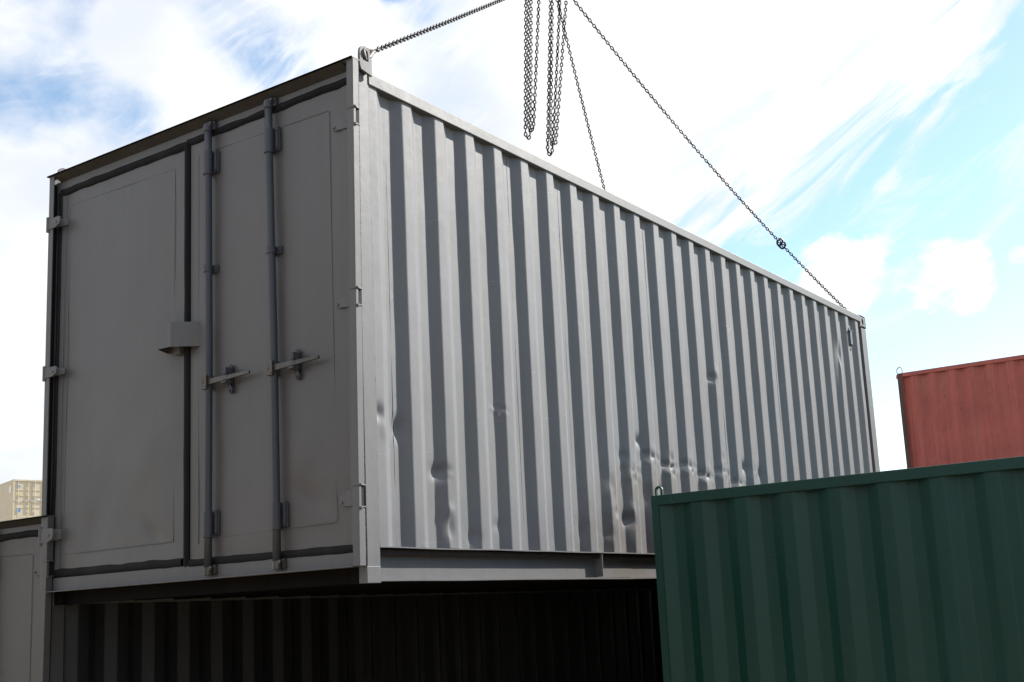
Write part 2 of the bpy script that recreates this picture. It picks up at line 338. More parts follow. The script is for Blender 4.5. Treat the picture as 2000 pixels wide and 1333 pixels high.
def welded_doors(root, mg, mf, full=True):
    """the made-up door end: angle-iron frame, two flat doors, two lock bars on the right-hand door"""
    WD = 2.4936
    pf = [(-.004, 2.611), (-.004, 2.604), (.050, 2.574), (.060, 2.574), (.060, 2.611)]      # folded gutter along the top, open towards the yard
    build('door_gutter', MB().prism([Vector((x, .046, z)) for x, z in pf], (0, WD - .092, 0)), M['gutter'], root, bevel=.0015)
    build('drip_flange', MB().box(-.012, .050, -.031, WD + .012, 2.6045, 2.6105).box(-.012, -.005, -.031, WD + .012, 2.6045, 2.6115), mf, root)
    build('door_header', MB().box(.050, .058, .006, WD - .006, 2.514, 2.5735), mf, root)
    build('door_sill', MB().box(.046, .056, .008, WD - .008, .074, .152).box(.000, .0455, .05, WD - .05, .072, .077), mf, root, bevel=.0015)
    na = MB()
    cuts = [(.354, .451), (1.334, 1.411), (2.263, 2.344)]
    def lean(z): return -.030 * (z / 2.6) ** 1.3
    def leg(m, z0, z1, ya, yb, x0, x1):
        n = max(1, int((z1 - z0) / .2))
        for i in range(n):
            a = z0 + (z1 - z0) * i / n; b = z0 + (z1 - z0) * (i + 1) / n; la, lb = lean(a), lean(b)
            m.hexa([(x0, ya + la, a), (x1, ya + la, a), (x1, yb + la, a), (x0, yb + la, a), (x0, ya + lb, b), (x1, ya + lb, b), (x1, yb + lb, b), (x0, yb + lb, b)])
    def plate_leg(m, z0, z1, ya, yb, x0, x1):
        la, lb = lean(z0), lean(z1)
        m.hexa([(x0, ya + la, z0), (x1, ya + la, z0), (x1, yb + la, z0), (x0, yb + la, z0), (x0, ya + lb, z1), (x1, ya + lb, z1), (x1, yb + lb, z1), (x0, yb + lb, z1)])
    zs = [.076] + [c for k in cuts for c in k] + [2.6035]
    for i in range(0, len(zs), 2):
        z0, z1 = zs[i], zs[i + 1]; n = max(1, int((z1 - z0) / .45))
        for j in range(n): 
            a, b = z0 + (z1 - z0) * j / n, z0 + (z1 - z0) * (j + 1) / n
            plate_leg(na, a, b, 0, .006, 0, .0405)
            plate_leg(na, a, b, .006, .044, 0, .006)
    for (a, b) in cuts: plate_leg(na, a, b, .001, .044, .003, .019)
    build('door_frame_angle', na, mf, root, bevel=.0008)
    gp_ = MB()
    for j in range(8): plate_leg(gp_, .09 + j * .31, .09 + (j + 1) * .31, .0075, .05, .0200, .0512)
    build('gap_shade_filler', gp_, M['black'], root)  # solid black filler, painted as the shade inside the gap and cut-outs
    fa = MB()
    fa.box(0, .006, WD - .044, WD, .076, 2.6035).box(.006, .052, WD - .006, WD, .076, 2.6035)
    gp = MB().box(.010, .052, WD - .0085, WD - .0065, .08, 2.56); build('frame_dark_strip', gp, M['rubber'], root)  # dark strip along the inner leg of the far frame angle
    build('door_frame_angle', fa, mf, root, bevel=.0008)
    hg = MB()                                                               # hinges
    for (a, b) in cuts:
        h = build('hinge', MB().cyl((.012, .004 + lean(a), a - .012), (.012, .004 + lean(a), a - .001), .0125).cyl((.012, .004 + lean(b), b + .001), (.012, .004 + lean(b), b + .010), .0125)
                  .box(-.001, .047, -.003 + lean(a), .010 + lean(a), a - .006, a + .000).box(-.001, .047, -.003 + lean(b), .010 + lean(b), b + .000, b + .007)
                  .prism([Vector((.044, .020, a + .004)), Vector((.044, .145, a + .012)), Vector((.044, .163, a + .022)), Vector((.044, .163, (a + b) / 2 + .008)), Vector((.044, .120, b - .016)), Vector((.044, .020, b - .008))][::-1], (.012, 0, 0))
                  .cyl((.037, .148, a + .03), (.046, .148, a + .03), .008, 8), mf, root, bevel=.001)
        c, d = a + .003, b - .012
        build('hinge', MB().cyl((.000, WD + .002, c - .014), (.000, WD + .002, d + .014), .0125)
              .prism([Vector((-.006, WD, c)), Vector((-.006, WD - .075, c + .002)), Vector((-.006, WD - .115, c + .018)), Vector((-.006, WD - .122, c + .04)), Vector((-.006, WD - .122, d - .012)), Vector((-.006, WD - .11, d)), Vector((-.006, WD, d))][::-1], (.011, 0, 0))
              .prism([Vector((.005, WD - .04, c + .006)), Vector((.052, WD - .118, c + .02)), Vector((.052, WD - .118, d - .006)), Vector((.005, WD - .04, d - .004))][::-1], (.0, -.006, 0)).cyl((-.011, WD - .085, (c + d) / 2), (-.005, WD - .085, (c + d) / 2), .007, 8), mf, root, bevel=.001)
    # doors
    ld = build('door', sheet(1.300, 2.432, .195, 2.488, .055, 2.0, .006, dents=[(1.55, .35, .10, .03, .012, .7), (2.05, .45, .10, .2, .007, .3), (1.62, .78, .12, .2, -.006, .5)] if full else ()), mg, root, smooth=True)
    rd = build('door', sheet(.055, 1.250, .180, 2.510, .055, 11.0, .006, dents=[(.33, .42, .14, .05, .012, .6), (.45, .62, .1, .12, -.005, 0)] if full else ()), mg, root, smooth=True)
    sm = MB()                                                               # narrow raised weld seams round the infill sheets
    def seam(a, b, wd=.005, sd=0):
        a = Vector(a) + Vector((.0012, 0, 0)); b = Vector(b) + Vector((.0012, 0, 0)); wd *= .6; n = max(2, int((b - a).length / .05)); pts = []
        for i in range(n + 1):
            p = a.lerp(b, i / n); e = .0022 * noise.noise(Vector((i * .9, sd, 0)))
            pts.append(p + (Vector((0, 0, e)) if abs((b - a).y) > abs((b - a).z) else Vector((0, e, 0))))
        sm.tube(pts, wd / 2, 5)
    seam((.053, 2.352, .29), (.053, 2.352, 2.40), sd=1); seam((.053, 1.385, .285), (.053, 1.385, 2.40), sd=2)
    seam((.053, 2.33, .284), (.053, 1.40, .289), .006, sd=3); seam((.053, 2.34, 2.405), (.053, 1.40, 2.393), .004, sd=4)
    build('weld_seam', sm, mf, ld, smooth=True); sm = MB()
    seam((.053, 1.185, .26), (.053, 1.185, 2.42), .006, 5); seam((.053, .190, .295), (.053, .190, 2.40), sd=6)
    seam((.053, 1.14, .284), (.053, .20, .295), .006, 7); seam((.053, 1.03, 2.417), (.053, .20, 2.403), .004, 8)
    build('weld_seam', sm, mf, rd, smooth=True)
    build('door_seal', wavy_strip(MB(), (.054, 2.44, 2.506), (.054, 1.28, 2.508), .050, .014, 'y', 26, .010, 1), M['rubber'], root, smooth=True)
    build('door_seal', wavy_strip(MB(), (.054, 1.27, 2.518), (.054, .04, 2.526), .044, .014, 'y', 26, .008, 7), M['rubber'], root, smooth=True)
    build('door_seal', wavy_strip(MB(), (.054, 2.44, .176), (.054, 1.31, .170), .054, .012, 'y', 24, .009, 3), M['rubber'], root, smooth=True)
    build('door_seal', wavy_strip(MB(), (.053, 1.25, .163), (.053, .04, .158), .046, .012, 'y', 24, .006, 5), M['rubber'], root, smooth=True)
    build('door_seal', wavy_strip(MB(), (.054, 1.276, .150), (.054, 1.276, 2.52), .038, .016, 'z', 30, .004, 2), M['rubber'], root, smooth=True)
    build('door_seal', wavy_strip(MB(), (.054, 2.447, .160), (.054, 2.444, 2.50), .032, .014, 'z', 26, .006, 4), M['rubber'], root, smooth=True)
    build('door_seal', wavy_strip(MB(), (.054, .050, .16), (.054, .050, 2.52), .02, .010, 'z', 20, .003, 8), M['rubber'], root, smooth=True)
    bk = MB().box(.085, .11, .01, WD - .01, .11, 2.56); build('door_core', bk, M['black'], root)
    # lock bars
    for (yr, yt, rz) in ((1.068, 1.066, 1), (.566, .592, 2)):
        bar = build('lock_rod', MB().tube([(.018, yr, .13), (.018, yr, .4), (.018, (yr + yt) / 2 - .006, 1.3), (.018, yt, 2.3), (.018, yt, 2.53)], .0205, 16), M['rod'], root, smooth=True)
        yy = lambda z: yr + (yt - yr) * max(0, (z - .4) / 2.1)
        for (z0, z1) in ((.294, .422), (2.273, 2.404)):
            g = MB(); y = yy((z0 + z1) / 2)
            g.cyl((.018, y, z0), (.018, y, z1), .0255, 16).box(.040, .052, y - .056, y + .038, z0 + .004, z1 - .004)
            g.box(.030, .050, y - .050, y - .034, z0 + .010, z1 + .004).cyl((.018, y, z0 - .008), (.018, y, z0), .0275, 16)
            for zz_ in (z0 + .02, z1 - .02): g.cyl((.036, y + .032, zz_), (.041, y + .032, zz_), .006, 8).cyl((.026, y - .042, zz_), (.031, y - .042, zz_), .005, 8)
            build('rod_guide', g, M['rod'], root, bevel=.0015)
        g = MB(); z0, z1 = 1.712, 1.752; y = yy(1.73)
        g.cyl((.018, y, z0), (.018, y, z1), .0255, 16).box(.040, .052, y - .05, y + .036, z0, z1).cyl((.034, y - .043, 1.732), (.041, y - .043, 1.732), .006, 8)
        build('rod_guide', g, M['rod'], root, bevel=.0015)
        for z, s_ in ((2.545, 1), (.118, -1)):                                # cam and keeper
            y = yt if s_ > 0 else yr; k = MB()
            k.cyl((.018, y, z - .026), (.018, y, z + .014), .024, 12).box(.026, .052, y - .044, y - .026, z - .02, z + .026).box(.030, .052, y + .028, y + .044, z - .022, z + .022)
            k.prism([Vector((.006, y - .036, z + .004)), Vector((.006, y - .012, z + .022)), Vector((.006, y + .022, z + .016)), Vector((.006, y + .032, z - .004)), Vector((.006, y + .008, z - .012)), Vector((.006, y - .02, z - .006))][::-1], (.022, 0, 0))
            k.cyl((.003, y - .030, z + .012), (.03, y - .030, z + .012), .009, 8)
            build('cam_keeper', k, M['rod'] if s_ > 0 else M['zinc'], root, bevel=.0015)
        y = yy(1.1); h = MB()                                                   # handle
        h.box(-.012, .042, y - .020, y + .022, 1.066, 1.142).box(-.020, -.006, y - .026, y - .008, 1.076, 1.134)
        h.cyl((-.018, y + .004, 1.105), (-.010, y + .004, 1.105), .010, 8)
        P0 = Vector((-.006, y - .028, 1.103)); P1 = Vector((.000, y - .17, 1.108)); P2 = Vector((.004, y - .325, 1.112))
        for (a, b, wa, wb) in ((P0, P1, .016, .012), (P1, P2, .012, .008)):
            h.hexa([a + Vector((0, 0, -wa)), a + Vector((.012, 0, -wa)), b + Vector((.012, 0, -wb)), b + Vector((0, 0, -wb)), a + Vector((0, 0, wa)), a + Vector((.012, 0, wa)), b + Vector((.012, 0, wb)), b + Vector((0, 0, wb))])
        build('lock_handle', h, M['zinc'], root, bevel=.002)
        q = y - .150; k = MB()
        k.prism([Vector((.034, q + .018 * math.cos(a), 1.045 + .018 * math.sin(a))) for a in [math.pi + math.pi * i / 8 for i in range(9)]] + [Vector((.034, q - .018, 1.165)), Vector((.034, q - .004, 1.182)), Vector((.034, q + .018, 1.170))], (.014, 0, 0))
        k.box(.010, .036, q - .022, q - .010, 1.075, 1.160).box(-.010, .034, q - .016, q + .02, 1.078, 1.090).box(-.012, .030, q - .020, q + .004, 1.125, 1.160)
        for zz_ in (1.042, 1.160): k.cyl((.026, q, zz_), (.035, q, zz_), .007, 8)
        build('handle_retainer', k, M['rod'], root, bevel=.0015)
    if full:                                                                # folded-steel padlock box across the door gap, open below
        lb = MB(); z0, z1, t = 1.327, 1.461, .003
        pl = [(.053, 1.172), (-.05, 1.290), (-.055, 1.392), (.053, 1.440)]
        for a, b in zip(pl, pl[1:]):
            lb.hexa([(a[0], a[1], z0), (a[0] + t, a[1] + t, z0), (b[0] + t, b[1] - t, z0), (b[0], b[1], z0), (a[0], a[1], z1), (a[0] + t, a[1] + t, z1), (b[0] + t, b[1] - t, z1), (b[0], b[1], z1)])
        lb.prism([Vector((x, y, z1)) for x, y in pl], (0, 0, .003)); lb.box(.02, .05, 1.30, 1.35, 1.30, 1.40)
        build('lock_box', lb, mf, root)

def container(name, loc, rz, L, mats, X0, rail_z=(2.519, 2.581), doors=True, dents=(), dz=None, lugs=True, W_=2.4936, vents=True, details=False, x_post=(.052, .143), panel_x0=None, seams=()):
    """mats: side, frame, door"""
    ms, mf, md = mats; root = empty(name, loc, rz)
    zt = rail_z[1]
    # corner posts
    for (x0, x1) in ((x_post[0], x_post[1]), (L - .135, L)):
        for (y0, y1) in ((0, .10), (W_ - .10, W_)):
            top = zt if x0 < 1 else zt - .118
            m = MB()
            if y0 == 0: m.box(x0, x1, 0, .006, .118 if x0 > 1 else 0, top).box(x0, x0 + .006, .006, y1, .118, top).box(x1 - .006, x1, .006, y1 * .6, .118, top)
            else: m.box(x0, x1, y1 - .006, y1, .118 if x0 > 1 else 0, top).box(x0, x0 + .006, y0, y1 - .006, .118, top).box(x1 - .006, x1, y0 + .04, y1 - .006, .118, top)
            build('corner_post', m, mf, root, bevel=.002)
    # corner castings
    def casting(x0, x1, y0, y1, z0, z1, hole=True):
        m = MB()
        ysgn = 0 if y0 < 1 else 1
        yo, yi = (y0, y0 + .012) if not ysgn else (y1 - .012, y1)
        cx, cz = (x0 + x1) / 2, (z0 + z1) / 2
        # outer side plate with an oval hole
        nh = 20; ring = [(cx + .024 * math.cos(a), cz + .036 * math.sin(a)) for a in [2 * math.pi * i / nh for i in range(nh)]]
        outl = []
        for (hx, hz) in ring:
            dx, dz_ = hx - cx, hz - cz; s_ = min((x1 - x0) / 2 / max(abs(dx), 1e-6), (z1 - z0) / 2 / max(abs(dz_), 1e-6)); outl.append((cx + dx * s_, cz + dz_ * s_))
        for yv, fl in ((yo, 0), (yi, 1)):
            o = len(m.v); m.v += [(a, yv, b) for a, b in ring] + [(a, yv, b) for a, b in outl]
            for i in range(nh):
                q = (o + i, o + (i + 1) % nh, o + nh + (i + 1) % nh, o + nh + i); m.f.append(q if fl else q[::-1])
            o2 = o
        o = o2 - 2 * nh
        for i in range(nh): m.f.append((o + i, o + (i + 1) % nh, o2 + (i + 1) % nh, o2 + i))
        yb0, yb1 = (yi + .02, y1) if not ysgn else (y0, yi - .06)
        m.box(x0, x1, min(yo, yi) if not ysgn else y0, y1, z1 - .012, z1 + .0).box(x0, x1, y0, y1, z0, z0 + .012)
        m.box(x0, x0 + .012, y0, y1, z0 + .012, z1 - .012).box(x1 - .012, x1, y0, y1, z0 + .012, z1 - .012)
        m.box(x0 + .012, x1 - .012, (y1 - .012) if not ysgn else y0, y1 if not ysgn else y0 + .012, z0 + .012, z1 - .012)
        build('corner_casting', m, mf, root)
    for y0, y1 in ((-.004, .158), (W_ - .158, W_ + .004)):
        casting(L - .17, L + .004, y0, y1, zt - .11, zt + .010)
        casting(L - .17, L + .004, y0, y1, -.004, .114)
    if doors is True:
        for y0, y1, s_ in ((-.002, .050, 0), (W_ - .050, W_ + .002, 1)):
            build('corner_casting', MB().box(.046, .1425, y0, y1, -.005, .0735), mf, root, bevel=.002); build('beam_end', MB().box(.064, .1425, y1 if not s_ else y0 - .07, (y1 + .07) if not s_ else y0, -.003, .12), M['bitumen'], root)
    # rails
    build('top_rail', MB().box(x_post[1] + .001, L - .136, -.005, .055, rail_z[0], rail_z[1]), mf, root, bevel=.004)
    build('top_rail', MB().box(x_post[1] + .001, L - .136, W_ - .055, W_ + .005, rail_z[0], rail_z[1]), mf, root, bevel=.004)
    br = MB()
    if details:                                   # pressed channel with a slightly wavy, welded lip
        n = 120; xs = [x_post[1] + .001 + (L - .172 - x_post[1]) * i / n for i in range(n + 1)]
        def lip(y0, y1, zf, th):
            o = len(br.v)
            for x in xs:
                z = zf(x)
                for (yy, z_) in ((y0(x), z), (y1, z), (y1, z - th), (y0(x), z - th)): br.v.append((x, yy, z_))
            for i in range(n):
                for j in range(4): a = o + i * 4 + j; b = o + i * 4 + (j + 1) % 4; br.f.append((a, a + 4, b + 4, b))
        nz_ = lambda x, s_: noise.noise(Vector((x * 2.3, s_, 0)))
        lip(lambda x: -.001 + .003 * nz_(x, 2), .060, lambda x: .1665 + .0035 * nz_(x, 1), .006)
        lip(lambda x: .000 + .004 * nz_(x, 5), .064, lambda x: .0125 + .003 * nz_(x * .8, 4), .009)
        br.box(x_post[1] + .001, L - .171, .0605, .0665, .0135, .159)
        br.box(2.186, 2.192, .003, .0600, .018, .156)
        br.box(2.196, 2.62, .050, .0600, .016, .070)
    else:
        br.box(x_post[1] + .001, L - .171, 0, .06, .16, .166).box(x_post[1] + .001, L - .171, 0, .066, .004, .0125).box(x_post[1] + .001, L - .171, .0605, .0665, .013, .159)
    build('bottom_rail', br, mf, root)
    build('bottom_rail', MB().box(x_post[1] + .001, L - .171, W_ - .06, W_, .004, .166), mf, root)
    # side sheets
    sp = build('side_panel', corrugated((panel_x0 or x_post[1]) - .002, L - .13, .1675, rail_z[0] + .004, .006, -1, X0, dents=dents, dz=dz), ms, root, smooth=True)
    build('side_panel', corrugated(x_post[1] - .002, L - .13, .167, rail_z[0] + .004, W_ - .006, 1, X0), ms, root, smooth=False)
    if seams:
        s = MB()
        for (x, sd) in seams:
            s.tube([(x + .0012 * noise.noise(Vector((sd, i * .5, 0))), .006 + DEP + .0005, .17 + i * (2.34 / 60)) for i in range(61)], .0012, 5)
        build('sheet_seam', s, M['rubber'], sp)
        s = MB(); rnd = random.Random(3)                                # bead of weld where the first sheet meets the post
        s.tube([(x_post[1] + .002 + .002 * noise.noise(Vector((i * .7, 0, 0))), .005, .168 + i * (2.35 / 90)) for i in range(91)], [.0032 + .0018 * rnd.random() for _ in range(91)], 6)
        build('weld_seam', s, mf, sp, smooth=True)
        s = MB(); rnd = random.Random(5)
        for zc0, zc1 in ((.08, .35), (.455, 1.33), (1.415, 2.26), (2.348, 2.60)):
            nn = int((zc1 - zc0) / .006)
            s.tube([(.0455 + .002 * rnd.random(), .0055 + .002 * rnd.random() - .03 * ((zc0 + i * .006) / 2.6) ** 1.3, zc0 + i * .006) for i in range(nn)], [.0016 + .0028 * rnd.random() for _ in range(nn)], 5)
        build('weld_seam', s, M['bead'], root)
    # roof and underside
    rf = corrugated(.1, L - .02, .05, W_ - .05, 0, 1, .1)
    rf.v = [(x, z, zt - .004 + y * .6) for (x, y, z) in rf.v]
    build('roof', rf, ms, root)
    build('floor', MB().box(.10, L - .02, .02, W_ - .02, .13, .155), M['floor_wood'], root)
    x = .30
    while x < L - .1 and details: build('cross_member', MB().box(x, x + .006, .068, W_ - .068, .014, .128).box(x + .006, x + .05, .068, W_ - .068, .014, .019), M['bitumen'], root); x += .305
    build('end_beam', MB().box(.095, .101, .06, W_ - .06, .0, .155).box(.101, .16, .06, W_ - .06, .0, .006), M['bitumen'], root)
    # blank end
    be = corrugated(.10, W_ - .10, .16, zt - .06, 0, 1, .16); be.v = [(L - .012 - y * -1, x, z) for (x, y, z) in be.v]; be.v = [(min(v[0], L - .012), v[1], v[2]) for v in be.v]
    build('end_panel', be, ms, root); build('end_rail', MB().box(L - .07, L - .014, .16, W_ - .16, .005, .16), mf, root, bevel=.003); build('end_rail', MB().box(L - .07, L - .014, .16, W_ - .16, zt - .065, zt - .002), mf, root, bevel=.003)
    if doors is True: welded_doors(root, md, mf, details)
    elif doors is False:
        fe = corrugated(.06, W_ - .06, .16, zt - .06, 0, -1, .16); fe.v = [(.012 + y, x, z) for (x, y, z) in fe.v]
        build('end_panel', fe, ms, root); build('end_rail', MB().box(.0, .07, .11, W_ - .11, .005, .16), mf, root, bevel=.003); build('end_rail', MB().box(.0, .07, .11, W_ - .11, zt - .06, zt - .002), mf, root, bevel=.003)
    return root

# ------------------------------------------------------------------ the lifted container
rd = random.Random(21)
dents = [(.345, .76, .035, .05, .020, 'd'), (.372, .80, .03, .10, .010, 's'), (.165, .82, .03, .035, .016, 'd'), (.20, .74, .02, .05, -.004, 'd'),
         (.655, .56, .05, .035, .022, 'd'), (.70, .55, .03, .02, -.006, 'd'), (.705, .27, .02, .05, .012, 'd'), (.71, .36, .03, .03, -.006, 'd'),
         (.93, .23, .03, .035, .012, 'd'), (1.16, .30, .05, .03, .004, 'd'), (2.03, .30, .03, .05, .010, 'd'), (1.20, .95, .05, .03, .003, 'w'),
         (3.97, 1.50, .03, .03, .022, 'd'), (4.03, 1.53, .02, .05, -.006, 'd'), (6.78, 2.10, .04, .10, .022, 'd'), (6.74, 2.0, .03, .22, .03, 's'),
         (4.44, .86, .04, .04, .018, 'd'), (4.75, .83, .03, .05, .010, 'd'), (5.0, .70, .03, .04, .009, 'd')]
xr = .4171
for k in range(8, 17):                                                   # the row of crushed ribs, each crushed in its own way
    x = xr + k * .2756
    zc = {8: .70, 9: .815, 10: .765, 11: .79, 12: .735, 13: .785, 14: .715, 15: .83, 16: .74}[k]
    am = {8: .010, 9: .019, 10: .026, 11: .016, 12: .023, 13: .012, 14: .016, 15: .006, 16: .004}[k]
    dents += [(x + .030, zc, .032, .022, am, 'f'), (x + .05, zc + .03, .02, .04, -am * .35, 'd'), (x + .035, zc - .035, .04, .035, (.014 if k % 2 else -.016) * am / .02, 's'),
              (x + .03, zc + .05, .04, .03, (-.012 if k % 2 else .010) * am / .02, 's'), (x - .035, zc + .015, .030, .022, am * .75, 'd'), (x - .03, zc - .045, .03, .02, -am * .3, 'd'),
              (x + .05, zc + rd.uniform(-.09, .09), .018, .02, am * rd.uniform(.2, .5), 'd'), (x - .02 + rd.uniform(-.05, .05), zc + rd.uniform(-.13, .13), .025, .03, am * rd.uniform(-.25, .5), 'd'),
              (x + rd.uniform(-.1, .1), zc + rd.uniform(-.05, .05), .015, .015, am * rd.uniform(-.3, .5), 'd'), (x + .1, zc, .10, .05, .003, 'w')]
dents += [(2.575, .385, .040, .040, .020, 'd'), (2.60, .44, .03, .05, -.010, 'd'), (2.625, .35, .03, .10, .018, 's'), (2.42, .42, .03, .03, .010, 'd'), (2.40, .52, .03, .06, .006, 'd'), (2.57, .80, .03, .03, .010, 'd'), (2.60, .72, .03, .09, -.014, 's'),
          (2.795, .92, .03, .035, .014, 'd'), (2.84, .84, .03, .08, .016, 's'), (2.36, .60, .04, .05, .006, 'd'), (3.1, .60, .04, .035, .008, 'd'), (2.87, .55, .03, .05, .009, 'd'), (2.33, .28, .03, .03, .006, 'd')]
X0s = xr
seams = [(X0s - .103 + k * .2756, k) for k in (0, 4, 6, 10, 14, 18, 22)]
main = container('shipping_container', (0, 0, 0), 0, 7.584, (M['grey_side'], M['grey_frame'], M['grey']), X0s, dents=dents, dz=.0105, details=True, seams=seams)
tag(main, 'dented grey shipping container with welded doors, hanging in the air from lifting chains', 'shipping container')
# lifting eyes
lug = MB()
lug.prism([Vector((.052, -.030, 2.652)), Vector((.052, -.030, 2.590)), Vector((.062, -.030, 2.566)), Vector((.145, -.030, 2.552)), Vector((.145, -.030, 2.645)), Vector((.118, -.030, 2.645)), Vector((.116, -.030, 2.622)), Vector((.076, -.030, 2.622)), Vector((.074, -.030, 2.652))][::-1], (0, .014, 0))
lug2 = MB(); arch(lug2, .094, -.0295, 2.635, .080, .066, .015, .013)
lo = build('lifting_eye', lug, M['grey_lug'], main, bevel=.002); lug2 = build('eye_loop', lug2, M['grey_lug'], lo)
build('eye_spacer', MB().box(.060, .140, -.016, -.001, 2.575, 2.615), M['grey'], lo)
l3 = MB(); arch(l3, .10, 2.4936, 2.56, .08, .135, .018, .013); build('lifting_eye', l3, M['grey_lug'], main)
# ventilator and bracket near the far end
vt = MB().box(7.075, 7.125, -.012, .04, 2.235, 2.365).box(7.06, 7.14, -.016, .035, 2.365, 2.374); vt.prism([Vector((7.075, -.012, 2.235)), Vector((7.125, -.012, 2.235)), Vector((7.12, .02, 2.205)), Vector((7.08, .02, 2.205))], (0, .004, 0))
vo = build('side_vent', vt, M['grey'], main, bevel=.001)
build('vent_bolt', MB().cyl((7.09, .0, 2.395), (7.09, .03, 2.395), .012, 8), M['grey'], vo); build('vent_bolt', MB().cyl((7.10, .0, 2.19), (7.10, .03, 2.19), .012, 8), M['grey'], vo)

# ------------------------------------------------------------------ the neighbour on the ground, the green, red and beige ones
nb = container('shipping_container', (-.004, 2.452, G), 0, 12.19, (M['neigh_side_shade'], M['neigh'], M['neigh']), .244)
tag(nb, 'grey container on the ground at far left, partly hidden under the hanging container', 'shipping container')
gr = container('shipping_container', (2.1, -.405, -2.122), R(-90), 6.058, (M['green'], M['green'], M['green']), .260, rail_z=(2.53, 2.59), doors=False, x_post=(.004, .050))
tag(gr, 'dark green container with ribbed side and a small lifting eye, in the right foreground', 'shipping container')
a = MB(); arch(a, .052, .012, 2.585, .050, .060, .012, .014); build('lifting_eye', a, M['green'], gr)
rc = container('shipping_container', (13.8, 1.68, .51), R(-90), 6.058, (M['red'], M['red'], M['red']), .26, rail_z=(2.53, 2.59), doors=False, x_post=(.05, .13))
tag(rc, 'faded red container with dark rusty corner post, behind the green one at the right edge', 'shipping container')
a = MB(); arch(a, .09, .012, 2.585, .095, .105, .017, .016); build('lifting_eye', a, M['galv'], rc)
build('rusty_post_cover', MB().box(.056, .126, -.009, -.001, .0, 2.585), M['red_dark'], rc)
r2 = container('shipping_container', (13.8, 1.68, -2.095), R(-90), 6.058, (M['red'], M['red'], M['red']), .26, rail_z=(2.53, 2.59), doors=False, x_post=(.05, .13))
tag(r2, 'lower red container standing on the ground under the faded red one', 'shipping container')

ex = container('shipping_container', (7.25, -.35, G), 0, 6.058, (M['neigh_side_shade'], M['neigh'], M['neigh']), .26, doors=False)  # unseen, added to keep sun out of the slot under the load
tag(ex, 'unseen grey container added to block sun, beyond the far end of the hanging container', 'shipping container')
ex = container('shipping_container', (4.75, -.43, -2.12), R(-90), 6.058, (M['green'], M['green'], M['green']), .26, rail_z=(2.53, 2.59), doors=False, x_post=(.004, .050))  # unseen, added to close the slot to light from the side
tag(ex, 'second dark green container added unseen behind the front green one to block light', 'shipping container')

for lv in (0, 1):  # unseen pair added to cut low sky light reaching the slot
    c_o = container('shipping_container', (-4.15, -10.7, G + lv * 2.591), 0, 6.058, (M['navy'],) * 3, .26, doors=False)
    tag(c_o, 'unseen dark blue container added to block sky light, right of the photographer, ' + ('upper' if lv else 'lower') + ' one', 'shipping container')
for (y_, mt, txt) in ((-6.4, 'brown', 'brown'), (-1.2, 'navy', 'dark blue'), (1.35, 'brown', 'second brown'), (3.9, 'navy', 'second dark blue'), (6.45, 'brown', 'third brown')):  # unseen row added to darken light and reflections on doors and green side
    for lv in (0, 1):
        c_o = container('shipping_container', (-15.5, y_, G + lv * 2.591), 0, 6.058, (M[mt],) * 3, .26, doors=False)
        tag(c_o, txt + ' container in an unseen row added across the yard to dim reflections, ' + ('upper' if lv else 'lower') + ' of its pair', 'shipping container')

